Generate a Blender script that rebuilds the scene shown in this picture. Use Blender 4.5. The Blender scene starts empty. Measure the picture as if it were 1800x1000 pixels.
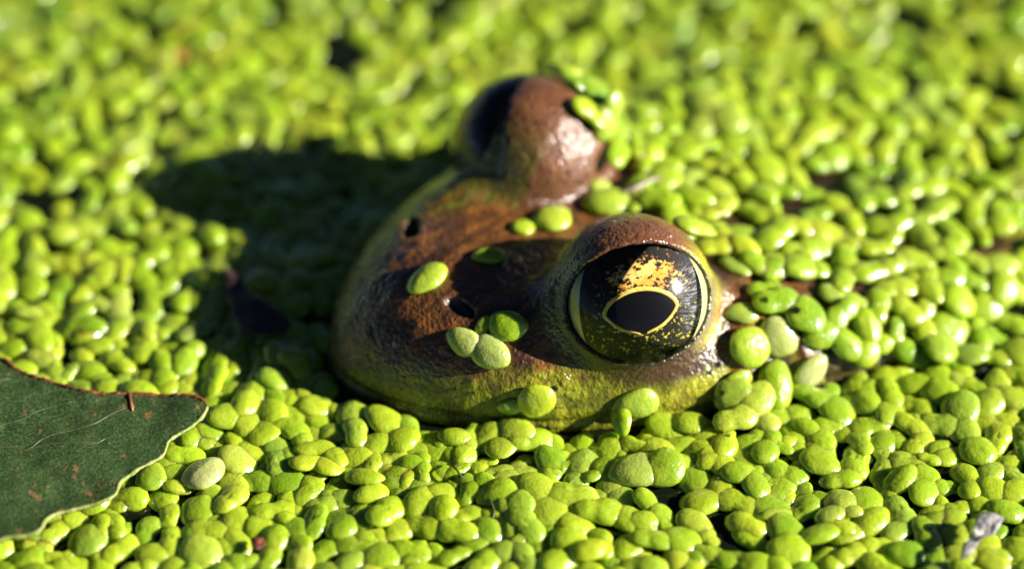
import bpy, bmesh, math, random
import numpy as np
from mathutils import Vector, Matrix
from mathutils.bvhtree import BVHTree

# units: 1 Blender unit = 1 cm (a macro scene)
random.seed(7)
rng = np.random.default_rng(7)
scene = bpy.context.scene
COL = scene.collection
scene.unit_settings.system = 'METRIC'
scene.unit_settings.scale_length = 0.01

# ------------------------------------------------------------------ camera
PITCH = math.radians(43.0)
SINP = math.sin(PITCH)
FPX, DIST = 6000.0, 26.3                       # focal length in px of an 1800 px wide frame
FW = np.array([0, math.cos(PITCH), -math.sin(PITCH)])
UP = np.array([0, math.sin(PITCH), math.cos(PITCH)])
RT = np.array([1.0, 0, 0])
CAM = -FW * DIST
cam_d = bpy.data.cameras.new('camera')
cam = bpy.data.objects.new('camera', cam_d)
COL.objects.link(cam)
cam.location = CAM
cam.rotation_euler = (math.radians(90) - PITCH, 0, 0)
cam_d.sensor_width = 36.0
cam_d.lens = 36.0 * FPX / 1800.0
cam_d.clip_start = 0.5
cam_d.clip_end = 2000.0
cam_d.dof.use_dof = True
cam_d.dof.focus_distance = 24.75
cam_d.dof.aperture_fstop = 0.102
scene.camera = cam

# ------------------------------------------------------------------ sky, sun, exposure
SUN_EL, SUN_AZ = math.radians(22.6), math.radians(96.0)     # azimuth clockwise from +Y
world = bpy.data.worlds.new('World')
scene.world = world
world.use_nodes = True
wn = world.node_tree.nodes
sky = wn.new('ShaderNodeTexSky')
sky.sky_type = 'NISHITA'
sky.sun_disc = False
sky.sun_elevation = SUN_EL
sky.sun_rotation = SUN_AZ
sky.air_density = 0.14
sky.dust_density = 0.0
bg = wn['Background']
bg.inputs['Strength'].default_value = 0.05
world.node_tree.links.new(sky.outputs[0], bg.inputs['Color'])
sun_dir = Vector((math.sin(SUN_AZ) * math.cos(SUN_EL), math.cos(SUN_AZ) * math.cos(SUN_EL), math.sin(SUN_EL)))
sun_d = bpy.data.lights.new('sun', 'SUN')
sun_d.energy = 5.0
sun_d.angle = math.radians(0.53)
sun_d.color = (1.0, 0.95, 0.86)
sun = bpy.data.objects.new('sun', sun_d)
COL.objects.link(sun)
sun.location = sun_dir * 60
sun.rotation_euler = sun_dir.to_track_quat('Z', 'Y').to_euler()
vs = scene.view_settings
vs.view_transform = 'Standard'
vs.look = 'None'
vs.gamma = 1.0
vs.use_curve_mapping = False
vs.exposure = 1.4
cy = scene.cycles
cy.max_bounces = 6
cy.diffuse_bounces = 3
cy.glossy_bounces = 3
cy.transmission_bounces = 5
cy.caustics_reflective = False
cy.caustics_refractive = False


def ray(px, py):
    d = FW * FPX + RT * (px - 900) + UP * (500 - py)
    return d / np.linalg.norm(d)


def unproj(px, py, z):
    d = ray(px, py)
    return CAM + d * ((z - CAM[2]) / d[2])


def project(p):
    q = np.asarray(p) - CAM
    d = q @ FW
    return 900 + FPX * (q @ RT) / d, 500 - FPX * (q @ UP) / d, FPX / d


# ------------------------------------------------------------------ helpers
def tag(o, label=None, cat=None, group=None, kind=None):
    if label: o['label'] = label
    if cat: o['category'] = cat
    if group: o['group'] = group
    if kind: o['kind'] = kind
    return o


def link(o, parent=None):
    COL.objects.link(o)
    if parent: o.parent = parent
    return o


def empty(name, loc=(0, 0, 0), rz=0.0):
    o = bpy.data.objects.new(name, None)
    o.empty_display_size = 0.1
    o.location = loc
    o.rotation_euler = (0, 0, rz)
    return link(o)


def np_mesh(name, V, Fc, mat=None, smooth=True):
    """V (n,3); Fc (m,k) array of faces with the same vertex count"""
    me = bpy.data.meshes.new(name)
    V = np.ascontiguousarray(V, dtype=np.float32)
    Fc = np.ascontiguousarray(Fc, dtype=np.int32)
    m, k = Fc.shape
    me.vertices.add(len(V))
    me.vertices.foreach_set('co', V.ravel())
    me.loops.add(m * k)
    me.loops.foreach_set('vertex_index', Fc.ravel())
    me.polygons.add(m)
    me.polygons.foreach_set('loop_start', np.arange(0, m * k, k, dtype=np.int32))
    me.polygons.foreach_set('loop_total', np.full(m, k, dtype=np.int32))
    me.polygons.foreach_set('use_smooth', np.full(m, smooth, dtype=bool))
    me.update(calc_edges=True)
    if mat: me.materials.append(mat)
    return me


def mesh_obj(name, me, parent=None):
    return link(bpy.data.objects.new(name, me), parent)


def tube(pts, rad, seg=8):
    """closed tapered tube through pts; returns V, tris/quads as quads"""
    pts = [Vector(p) for p in pts]
    n = len(pts)
    rad = rad if hasattr(rad, '__len__') else [rad] * n
    V, Fc = [], []
    ref = Vector((0, 0, 1))
    for i, p in enumerate(pts):
        t = (pts[min(i + 1, n - 1)] - pts[max(i - 1, 0)]).normalized()
        x = t.cross(ref)
        if x.length < 1e-4: x = t.cross(Vector((1, 0, 0)))
        x.normalize()
        y = t.cross(x)
        for k in range(seg):
            a = 2 * math.pi * k / seg
            V.append(p + (x * math.cos(a) + y * math.sin(a)) * rad[i])
    for i in range(n - 1):
        for k in range(seg):
            k2 = (k + 1) % seg
            Fc.append((i * seg + k, (i + 1) * seg + k, (i + 1) * seg + k2, i * seg + k2))
    a, b = len(V), len(V) + 1
    V += [pts[0], pts[-1]]
    for k in range(seg):
        k2 = (k + 1) % seg
        Fc.append((a, k, k2, a)); Fc.append((b, (n - 1) * seg + k2, (n - 1) * seg + k, b))
    me = bpy.data.meshes.new('tube')
    me.from_pydata([tuple(v) for v in V], [], [f[:3] if f[0] == f[3] else f for f in Fc])
    for p in me.polygons: p.use_smooth = True
    return me


def catmull(P, n):
    P = [np.asarray(p, float) for p in P]
    P = [2 * P[0] - P[1]] + P + [2 * P[-1] - P[-2]]
    out = []
    for i in range(1, len(P) - 2):
        for k in range(n):
            t = k / n
            a, b, c, d = P[i - 1:i + 3]
            out.append(.5 * (2 * b + (c - a) * t + (2 * a - 5 * b + 4 * c - d) * t * t + (3 * b - a - 3 * c + d) * t ** 3))
    out.append(P[-2])
    return np.array(out)


_perm = np.random.default_rng(3).random(4096).astype(np.float32)


def vnoise(P, s, seed=0):
    """smooth value noise in 0..1"""
    Q = P * s + 37.3 + seed * 11.7
    I = np.floor(Q).astype(np.int64)
    t = Q - I
    t = t * t * (3 - 2 * t)
    r = 0
    for dx in (0, 1):
        for dy in (0, 1):
            for dz in (0, 1):
                h = _perm[((I[:, 0] + dx) * 73 + (I[:, 1] + dy) * 1009 + (I[:, 2] + dz) * 2711 + seed * 57) % 4096]
                w = (t[:, 0] if dx else 1 - t[:, 0]) * (t[:, 1] if dy else 1 - t[:, 1]) * (t[:, 2] if dz else 1 - t[:, 2])
                r = r + h * w
    return r


def fbm(P, s, seed=0, o=3):
    return sum(vnoise(P, s * 2 ** i, seed + i) * .5 ** i for i in range(o)) / sum(.5 ** i for i in range(o))


def sstep(a, b, x):
    t = np.clip((x - a) / (b - a), 0, 1)
    return t * t * (3 - 2 * t)


# ------------------------------------------------------------------ materials
class NT:
    def __init__(s, name):
        s.mat = bpy.data.materials.new(name)
        s.mat.use_nodes = True
        s.t = s.mat.node_tree
        s.p = s.t.nodes['Principled BSDF']
        s.out = s.t.nodes['Material Output']

    def n(s, typ, ins=None, **kw):
        nd = s.t.nodes.new(typ)
        for k, v in kw.items(): setattr(nd, k, v)
        for k, v in (ins or {}).items(): s.set(nd.inputs[k], v)
        return nd

    def set(s, inp, v):
        if isinstance(v, bpy.types.NodeSocket): s.t.links.new(v, inp)
        else:
            if inp.type == 'RGBA' and len(v) == 3: v = (*v, 1)
            inp.default_value = v

    def P(s, **kw):
        for k, v in kw.items(): s.set(s.p.inputs[k.replace('_', ' ')], v)

    def m(s, op, a, b=0.0, c=0.0, clamp=False):
        nd = s.n('ShaderNodeMath', {0: a, 1: b, 2: c}, operation=op, use_clamp=clamp)
        return nd.outputs[0]

    def mix(s, f, a, b, blend='MIX'):
        nd = s.n('ShaderNodeMix', data_type='RGBA', blend_type=blend, clamp_factor=True)
        s.set(nd.inputs[0], f); s.set(nd.inputs[6], a); s.set(nd.inputs[7], b)
        return nd.outputs[2]

    def noise(s, vec, scale, detail=3.0, rough=0.5):
        return s.n('ShaderNodeTexNoise', {'Vector': vec, 'Scale': scale, 'Detail': detail, 'Roughness': rough}).outputs['Fac']

    def ramp(s, v, a, b):
        return s.n('ShaderNodeMapRange', {0: v, 1: a, 2: b, 3: 0.0, 4: 1.0}, interpolation_type='SMOOTHSTEP').outputs[0]

    def coord(s, kind='Object'):
        return s.n('ShaderNodeTexCoord').outputs[kind]

    def scaled(s, vec, sc):
        return s.n('ShaderNodeMapping', {'Vector': vec, 'Scale': sc}).outputs[0]

    def bump(s, h, strength, dist):
        s.set(s.p.inputs['Normal'], s.n('ShaderNodeBump', {'Height': h, 'Strength': strength, 'Distance': dist}).outputs[0])


def mat_frond(name, source):
    t = NT(name)
    if source == 'object':
        c = t.n('ShaderNodeObjectInfo').outputs['Color']
        sep = t.n('ShaderNodeSeparateColor', {0: c})
    else:
        c = t.n('ShaderNodeAttribute', attribute_name='tint').outputs['Color']
        sep = t.n('ShaderNodeSeparateColor', {0: c})
    vary, yellow, pale = sep.outputs[0], sep.outputs[1], sep.outputs[2]
    geo = t.n('ShaderNodeNewGeometry').outputs['Position']
    col = t.mix(vary, (0.165, 0.295, 0.010), (0.305, 0.430, 0.014))
    col = t.mix(yellow, col, (0.44, 0.48, 0.025))
    col = t.mix(pale, col, (0.40, 0.42, 0.17))
    blot = t.noise(geo, 9.0, 3)
    col = t.mix(t.m('MULTIPLY', t.ramp(blot, .45, .72), .5), col, (0.40, 0.47, 0.04))
    fine = t.noise(geo, 60.0, 3, .6)
    col = t.mix(t.m('MULTIPLY', t.ramp(fine, .48, .74), .34), col, (0.09, 0.20, 0.01))
    sp = t.noise(geo, 26.0, 1)
    col = t.mix(t.m('MULTIPLY', t.ramp(sp, .72, .78), .5), col, (0.24, 0.17, 0.05))
    rgh = t.m('ADD', t.m('MULTIPLY', t.noise(geo, 14.0, 2), .36), .13)
    t.P(Base_Color=col, Roughness=rgh, Subsurface_Weight=.8, Subsurface_Radius=(.55, .75, .10), Subsurface_Scale=.16)
    t.set(t.p.inputs['Specular IOR Level'], .45)
    wet = t.ramp(t.noise(geo, 1.1, 2), .46, .60)
    t.P(Coat_Weight=t.m('MULTIPLY', wet, 1.0), Coat_Roughness=.13)
    h = t.m('ADD', t.m('MULTIPLY', t.noise(geo, 45.0, 2), .6), t.noise(geo, 12.0, 1))
    t.bump(h, .5, .022)
    return t.mat


def mat_skin():
    t = NT('frog_skin')
    geo = t.coord()
    a = t.n('ShaderNodeAttribute', attribute_name='skin').outputs['Color']
    fine = t.noise(geo, 55.0, 4, .65)
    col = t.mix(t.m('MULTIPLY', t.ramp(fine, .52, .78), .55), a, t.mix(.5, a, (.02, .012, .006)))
    mott = t.noise(geo, 16.0, 4, .6)
    col = t.mix(t.m('MULTIPLY', t.ramp(mott, .5, .7), .35), col, t.mix(1.0, a, (1.35, 1.2, .85), 'MULTIPLY'))
    dk = t.noise(geo, 30.0, 3, .6)
    col = t.mix(t.m('MULTIPLY', t.ramp(dk, .60, .68), .65), col, (.015, .009, .005))
    wet = t.ramp(t.noise(geo, 5.0, 3), .35, .65)
    t.P(Base_Color=col, Roughness=t.m('SUBTRACT', .38, t.m('MULTIPLY', wet, .14)), Coat_Weight=t.m('ADD', .20, t.m('MULTIPLY', wet, .50)), Coat_Roughness=.13)
    v = t.n('ShaderNodeTexVoronoi', {'Vector': geo, 'Scale': 27.0, 'Randomness': 1.0}, feature='SMOOTH_F1').outputs['Distance']
    v2 = t.n('ShaderNodeTexVoronoi', {'Vector': geo, 'Scale': 60.0, 'Randomness': 1.0}, feature='SMOOTH_F1').outputs['Distance']
    h = t.m('ADD', t.m('MULTIPLY', v, -1.0), t.m('ADD', t.m('MULTIPLY', v2, -.55), t.m('MULTIPLY', t.noise(geo, 90.0, 3), .25)))
    b_ = t.n('ShaderNodeBump', {'Height': h, 'Strength': .55, 'Distance': .020}).outputs[0]
    t.set(t.p.inputs['Normal'], b_)
    t.set(t.p.inputs['Coat Normal'], b_)
    return t.mat


def mat_plain(name, col, rough=.5, bump=0.0, bscale=30.0, col2=None, cscale=12.0, **kw):
    t = NT(name)
    geo = t.coord()
    c = col
    if col2: c = t.mix(t.ramp(t.noise(geo, cscale, 4, .6), .38, .66), col, col2)
    t.P(Base_Color=c, Roughness=rough, **kw)
    if bump: t.bump(t.noise(geo, bscale, 4), bump, .02)
    return t.mat


def mat_water():
    t = NT('pond_water')
    geo = t.coord()
    t.P(Base_Color=(.006, .009, .004), Roughness=.06, IOR=1.33)
    t.bump(t.noise(geo, 4.0, 3), .35, .06)
    return t.mat


def mat_iris():
    t = NT('iris_gold_speckled')
    o = t.coord()
    s = t.n('ShaderNodeSeparateXYZ', {0: o})
    x, y = s.outputs[0], s.outputs[1]
    dark = (.010, .008, .005)
    # broad gold flakes above the pupil
    n1 = t.noise(t.scaled(o, (1, 1.6, 1)), 17.0, 5, .72)
    ex = t.m('DIVIDE', t.m('SUBTRACT', x, .04), .33)
    ey = t.m('DIVIDE', t.m('SUBTRACT', t.m('ADD', y, t.m('MULTIPLY', t.m('MULTIPLY', x, x), .9)), .235), .135)
    top = t.m('SUBTRACT', 1.0, t.m('ADD', t.m('POWER', t.m('ABSOLUTE', ex), 2.0), t.m('POWER', t.m('ABSOLUTE', ey), 2.0)))
    f1 = t.ramp(t.m('ADD', n1, t.m('MULTIPLY', t.m('MAXIMUM', top, -1.5), .17)), .585, .625)
    # fine flecks all over the lower half
    n2 = t.noise(o, 40.0, 3, .55)
    low = t.m('SUBTRACT', 1.0, t.ramp(y, -.10, .06))
    f2 = t.m('MULTIPLY', t.ramp(n2, .60, .64), low)
    n3 = t.noise(o, 34.0, 3, .6)
    f3 = t.m('MULTIPLY', t.ramp(n3, .60, .66), t.m('SUBTRACT', 1.0, low))
    # grey radial fibres towards the rear
    ang = t.m('ARCTAN2', y, x)
    rad = t.n('ShaderNodeVectorMath', {0: o}, operation='LENGTH').outputs['Value']
    cv = t.n('ShaderNodeCombineXYZ', {0: t.m('MULTIPLY', ang, 9.0), 1: t.m('MULTIPLY', rad, 7.0)}).outputs[0]
    n4 = t.noise(cv, 4.0, 4, .6)
    rear = t.m('MULTIPLY', t.ramp(x, .24, .36), t.m('SUBTRACT', 1.0, t.ramp(t.m('ABSOLUTE', y), .16, .3)))
    f4 = t.m('MULTIPLY', t.ramp(n4, .5, .58), rear)
    col = t.mix(t.m('MULTIPLY', f4, .8), dark, (.28, .30, .34))
    col = t.mix(f3, col, (.32, .12, .02))
    col = t.mix(f2, col, t.mix(t.noise(o, 9.0, 2), (.52, .58, .06), (.70, .48, .05)))
    col = t.mix(f1, col, t.mix(t.ramp(t.noise(o, 7.0, 2), .4, .6), (.85, .36, .05), (.95, .62, .16)))
    t.P(Base_Color=col, Roughness=.6)
    t.set(t.p.inputs['Specular IOR Level'], .15)
    t.bump(n2, .3, .01)
    return t.mat


def mat_cornea():
    t = NT('clear_cornea')
    t.t.nodes.remove(t.p)
    gl = t.n('ShaderNodeBsdfGlossy', {'Color': (1, 1, 1), 'Roughness': .19})
    tr = t.n('ShaderNodeBsdfTransparent', {'Color': (1, 1, 1)})
    fr = t.n('ShaderNodeFresnel', {'IOR': 1.33})
    mx = t.n('ShaderNodeMixShader', {0: fr.outputs[0], 1: tr.outputs[0], 2: gl.outputs[0]})
    t.t.links.new(mx.outputs[0], t.out.inputs['Surface'])
    return t.mat


def mat_leaf():
    t = NT('leaf_blade')
    o = t.coord()
    g = t.noise(o, 46.0, 4, .75)
    big = t.noise(o, 2.6, 3)
    col = t.mix(t.ramp(big, .35, .7), (.010, .032, .005), (.020, .048, .008))
    col = t.mix(t.m('MULTIPLY', t.ramp(g, .46, .64), .85), col, (.060, .100, .028))
    wob = t.n('ShaderNodeTexNoise', {'Vector': o, 'Scale': 3.0, 'Detail': 3.0}).outputs['Color']
    ow = t.n('ShaderNodeVectorMath', {0: o, 1: t.n('ShaderNodeVectorMath', {0: wob, 1: (.35, .35, .0)}, operation='MULTIPLY').outputs[0]}, operation='ADD').outputs[0]
    v = t.n('ShaderNodeTexVoronoi', {'Vector': t.scaled(ow, (1.0, 1.7, 1.0)), 'Scale': 3.2}, feature='DISTANCE_TO_EDGE').outputs['Distance']
    col = t.mix(t.m('MULTIPLY', t.m('SUBTRACT', 1.0, t.ramp(v, .0, .04)), .42), col, (.075, .12, .032))
    sp = t.noise(t.scaled(o, (1.2, 1.0, 1)), 8.5, 4, .68)
    col = t.mix(t.m('MULTIPLY', t.ramp(sp, .605, .66), .75), col, (.22, .11, .042))
    t.P(Base_Color=col, Roughness=.62)
    t.set(t.p.inputs['Specular IOR Level'], .2)
    t.bump(t.m('ADD', t.m('MULTIPLY', v, .8), g), .8, .02)
    return t.mat


def mat_drop():
    t = NT('water_drop')
    t.P(Base_Color=(1, 1, 1), Roughness=.02, IOR=1.33, Transmission_Weight=1.0)
    return t.mat


M_FROND_O = mat_frond('duckweed_green', 'object')
M_FROND_A = mat_frond('duckweed_green_mass', 'attr')
M_SKIN = mat_skin()
M_WATER = mat_water()
M_IRIS = mat_iris()
M_CORNEA = mat_cornea()
M_PUPIL = mat_plain('pupil_black', (.003, .003, .004), .6, Specular_IOR_Level=.05)
M_GOLD = mat_plain('pupil_ring_gold', (.80, .46, .06), .45, .3, 40, (.72, .62, .14), 6.0)
M_SCLERA = mat_plain('eye_rim_yellow_green', (.62, .64, .22), .35, .1, 30, (.72, .66, .30), 5.0)
M_BALL = mat_plain('eyeball_dark', (.018, .018, .010), .3)
M_NOSE = mat_plain('nostril_dark', (.006, .004, .006), .12)
M_LEAF = mat_leaf()
M_RIM = mat_plain('leaf_rim_pale', (.17, .23, .04), .5, .5, 30, (.32, .30, .10), 5.0)
M_BROWN = mat_plain('leaf_edge_brown', (.20, .055, .018), .5, .6, 24, (.09, .03, .012), 5.0)
M_VEIN = mat_plain('leaf_vein', (.035, .065, .016), .5, .3, 30, (.06, .06, .022), 4.0)
M_SCAR = mat_plain('leaf_scar', (.34, .15, .05), .45, .5, 30, (.14, .05, .02), 8.0)
M_DEAD = mat_plain('dead_leaf', (.030, .016, .014), .55, .8, 14, (.055, .028, .022), 6.0)
M_SCRAP = mat_plain('pale_scrap', (.33, .32, .30), .6, 1.0, 16, (.09, .085, .08), 11.0)
M_STALK = mat_plain('dry_stalk', (.34, .29, .22), .4, .4, 20, (.16, .11, .07), 6.0)
M_AMBER = mat_plain('amber_crumb', (.55, .20, .03), .45, .6, 20, (.30, .09, .02), 9.0)
M_DROP = mat_drop()

# ------------------------------------------------------------------ water
V = np.array([(-600, -600, 0), (600, -600, 0), (600, 600, 0), (-600, 600, 0)], float)
water = mesh_obj('water', np_mesh('water', V, np.array([[0, 1, 2, 3]]), M_WATER, False))
tag(water, 'dark still pond water under the duckweed', kind='structure')

# ------------------------------------------------------------------ frog
FROG_M = np.array([0.516, -0.045])
PSI = math.radians(23.9)
FROG_RZ = math.pi + PSI
FV = np.array([-math.cos(PSI), -math.sin(PSI)])
LV = np.array([math.sin(PSI), -math.cos(PSI)])


def to_local(P):
    P = np.asarray(P, float)
    d = P[..., :2] - FROG_M
    return np.stack([d @ FV, d @ LV, P[..., 2]], -1)


def to_world(Q):
    Q = np.asarray(Q, float)
    xy = FROG_M + Q[..., 0:1] * FV + Q[..., 1:2] * LV
    return np.concatenate([xy, Q[..., 2:3]], -1)


_ta = np.linspace(-7, 3, 1001)
_tt = np.interp(_ta, [-7, -4, -2.6, -1.8, -1, -.2, .5, 1.1, 1.6, 2.2], [.20, .28, .36, .46, .62, .74, .83, .93, .97, .86])
_k = np.exp(-np.linspace(-2.5, 2.5, 101) ** 2); _k /= _k.sum()
_tt = np.convolve(np.pad(_tt, 50, mode='edge'), _k, 'valid')


def smin(a, b, k):
    h = np.clip(.5 + .5 * (b - a) / k, 0, 1)
    return b * (1 - h) + a * h - k * h * (1 - h)


def smax(a, b, k):
    return -smin(-a, -b, k)


def shear(a):
    """the snout is turned a little towards the near side"""
    return .045 * (np.sqrt(a * a + .09) + a) * .5


def plan_rho(a, b):
    b = b - shear(a)
    fr = sstep(-1.2, .4, a)
    A = np.where(a > -.6, 2.69, 3.7)
    W = 1.62 + .18 * sstep(-.4, -2.2, a)
    n = 2.5 - .75 * fr
    return ((np.abs(a + .6) / A) ** n + (np.abs(b) / W) ** n) ** (1 / n)


def head_raw(a, b, z):
    T = np.interp(a, _ta, _tt)
    zz = z + .10
    zt = np.where(zz > 0, zz / T, -zz / .75)
    r = plan_rho(a, b)
    return (r ** 5.0 + zt ** 2.2) ** (1 / 3.2) - 1


def capsule(P, p, q, r1, r2):
    p, q = np.array(p, np.float32), np.array(q, np.float32)
    d = q - p
    h = np.clip(((P - p) @ d) / (d @ d), 0, 1)
    return np.linalg.norm(P - p - h[..., None] * d, axis=-1) - (r1 + (r2 - r1) * h)


def axis_frame(fwd, upd, side):
    f, u = math.radians(fwd), math.radians(upd)
    n = np.array([math.sin(f) * math.cos(u), side * math.cos(f) * math.cos(u), math.sin(u)])
    e2 = np.array([0, 0, 1.0]) - n * n[2]
    e2 /= np.linalg.norm(e2)
    e1 = np.cross(e2, n)
    return n, e1, e2


EYES = {1: (np.array([.0, .903, .68]), *axis_frame(12, 33, 1)),
        -1: (np.array([.0, -.903, .68]), *axis_frame(46, 18, -1))}
R_BALL = .565


def sdf(P):
    P = P.astype(np.float32)
    a, b, z = P[..., 0], P[..., 1], P[..., 2]
    e = .01
    h0 = head_raw(a, b, z)
    g = np.sqrt((head_raw(a + e, b, z) - h0) ** 2 + (head_raw(a, b + e, z) - h0) ** 2 + (head_raw(a, b, z + e) - h0) ** 2) / e
    f = h0 / np.maximum(g, .25)
    # trough on the crown between the eyes, canthal ridges, nose ridge
    for s in (1, -1):
        f = smin(f, capsule(P, (.40, s * .70, .63), (1.25, .05 + s * .53, .60), .11, .06), .09)
        # brow sloping off the eye dome, in front and behind
        f = smin(f, capsule(P, (.10, s * .84, .70), (.92, .04 + s * .66, .54), .40, .10), .18)
        f = smin(f, capsule(P, (-.05, s * .84, .66), (-.75, s * .92, .40), .38, .16), .16)
        f = smin(f, capsule(P, (-.35, s * .75, .52), (-1.5, s * .98, .26), .10, .07), .14)
    # eye domes
    for s in (1, -1):
        c, n, e1, e2 = EYES[s]
        D = P - (c - n * .02).astype(np.float32)
        q = np.sqrt((D @ n) ** 2 * 1.09 + (D @ e1) ** 2 + (D @ e2) ** 2 * .98)
        f = smin(f, q - .615, .15)
    # fold over the tympanum (both sides) and the drum itself
    for s in (1, -1):
        for p, q, r1, r2 in (((-.52, .95, .52), (-.85, 1.06, .48), .05, .075), ((-.85, 1.06, .48), (-1.28, 1.16, .36), .075, .075), ((-1.28, 1.16, .36), (-1.66, 1.20, .15), .075, .05)):
            f = smin(f, capsule(P, (p[0], s * p[1], p[2]), (q[0], s * q[1], q[2]), r1, r2), .07)
        dr = np.sqrt((a + .86) ** 2 + ((z - .24) * 1.25) ** 2)
        side = sstep(1.0, 1.25, s * b)
        f = f - side * (.035 * np.exp(-((dr - .27) / .05) ** 2) - .03 * np.exp(-(dr / .17) ** 2))
    # nostrils
    for s in (1, -1):
        f = smin(f, np.linalg.norm(P - np.array([1.21, .05 + s * .36, .60], np.float32), axis=-1) - .10, .10)
        f = smax(f, -(capsule(P, (1.24, .05 + s * .42, .735), (1.16, .05 + s * .54, .665), .06, .05)), .03)
    # mouth line
    rho = plan_rho(a, b)
    ml = .07 + .03 * np.sin(a * 1.2)
    f = f + .022 * np.exp(-((z - ml) / .022) ** 2) * sstep(.9, .97, rho) * sstep(-1.6, -1.2, a)
    # eye openings
    for s in (1, -1):
        c, n, e1, e2 = EYES[s]
        D = P - c.astype(np.float32)
        t, u, v = D @ n, D @ e1, D @ e2 - .012
        vv = np.where(v > 0, v / .435, v / .425)
        d2 = (np.sqrt((u / .530) ** 2 + vv ** 2) - 1) * .46
        cut = np.maximum(d2, .10 - t)
        f = smax(f, -cut, .045)
        # fine crease round the lid
        f = f + .010 * np.exp(-((d2 - .065) / .012) ** 2) * (t > .05)
    return f


def build_frog_mesh():
    h = .0275
    lo = np.array([-4.5, -2.1, -1.0]); hi = np.array([2.3, 2.1, 1.62])
    n = np.ceil((hi - lo) / h).astype(int) + 1
    xs = [lo[i] + h * np.arange(n[i]) for i in range(3)]
    f = np.empty(n, np.float32)
    for i0 in range(0, n[0], 24):
        G = np.stack(np.meshgrid(xs[0][i0:i0 + 24], xs[1], xs[2], indexing='ij'), -1)
        f[i0:i0 + 24] = sdf(G)
    s = f < 0
    cnt = np.zeros(np.array(n) - 1, np.int8)
    for d in np.ndindex(2, 2, 2):
        cnt += s[d[0]:n[0] - 1 + d[0], d[1]:n[1] - 1 + d[1], d[2]:n[2] - 1 + d[2]]
    act = (cnt > 0) & (cnt < 8)
    I = np.argwhere(act)
    idx = np.full(act.shape, -1, np.int64)
    idx[act] = np.arange(len(I))
    corners = list(np.ndindex(2, 2, 2))
    S = np.zeros((len(I), 3)); C = np.zeros(len(I))
    for c0 in corners:
        for ax in range(3):
            if c0[ax]: continue
            c1 = list(c0); c1[ax] = 1
            f0 = f[tuple((I + c0).T)]; f1 = f[tuple((I + c1).T)]
            cr = (f0 < 0) != (f1 < 0)
            t = np.where(cr, f0 / np.where(cr, f0 - f1, 1), 0)
            p = np.tile(np.array(c0, float), (len(I), 1)); p[:, ax] += t
            S[cr] += p[cr]; C[cr] += 1
    V = lo + h * (I + S / C[:, None])
    quads = []
    for ax in range(3):
        o1, o2 = [(1, 2), (2, 0), (0, 1)][ax]
        sl0 = [slice(None)] * 3; sl1 = [slice(None)] * 3
        sl0[ax] = slice(0, -1); sl1[ax] = slice(1, None)
        a0, a1 = s[tuple(sl0)], s[tuple(sl1)]
        E = np.argwhere(a0 != a1)
        ok = (E[:, o1] > 0) & (E[:, o2] > 0) & (E[:, o1] < n[o1] - 1) & (E[:, o2] < n[o2] - 1)
        E = E[ok]
        fl = a0[tuple(E.T)]
        q = []
        for d1, d2 in ((1, 1), (0, 1), (0, 0), (1, 0)):
            c = E.copy(); c[:, o1] -= d1; c[:, o2] -= d2
            q.append(idx[tuple(c.T)])
        q = np.stack(q, 1)
        q[~fl] = q[~fl][:, ::-1]
        quads.append(q)
    Q = np.concatenate(quads)

    def grad(P):
        e = .008
        return np.stack([(sdf(P + d) - sdf(P - d)) / (2 * e) for d in np.eye(3) * e], -1)
    for _ in range(3):
        g = grad(V)
        g2 = np.maximum((g * g).sum(-1), .05)
        st = (sdf(V) / g2)[:, None] * g
        L = np.linalg.norm(st, axis=1, keepdims=True)
        V = V - st * np.minimum(1, .02 / np.maximum(L, 1e-9))
    g = grad(V)
    N = g / np.maximum(np.linalg.norm(g, axis=1, keepdims=True), 1e-6)
    # warty, slightly uneven skin
    amp = (fbm(V, 4.0, 5) - .5) * .020 + (fbm(V, 16.0, 9) - .5) * .007 + np.maximum(fbm(V, 13.0, 15, 2) - .62, 0) * .04
    keep = np.ones(len(V))
    for sd in (1, -1):
        c, n_, e1, e2 = EYES[sd]
        D = V - c
        d2 = np.sqrt((D @ e1 / .54) ** 2 + (D @ e2 / .43) ** 2)
        keep *= 1 - .85 * (D @ n_ > .05) * (d2 < 1.18)
    V = V + N * (amp * keep)[:, None]
    return V, Q, N


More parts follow.
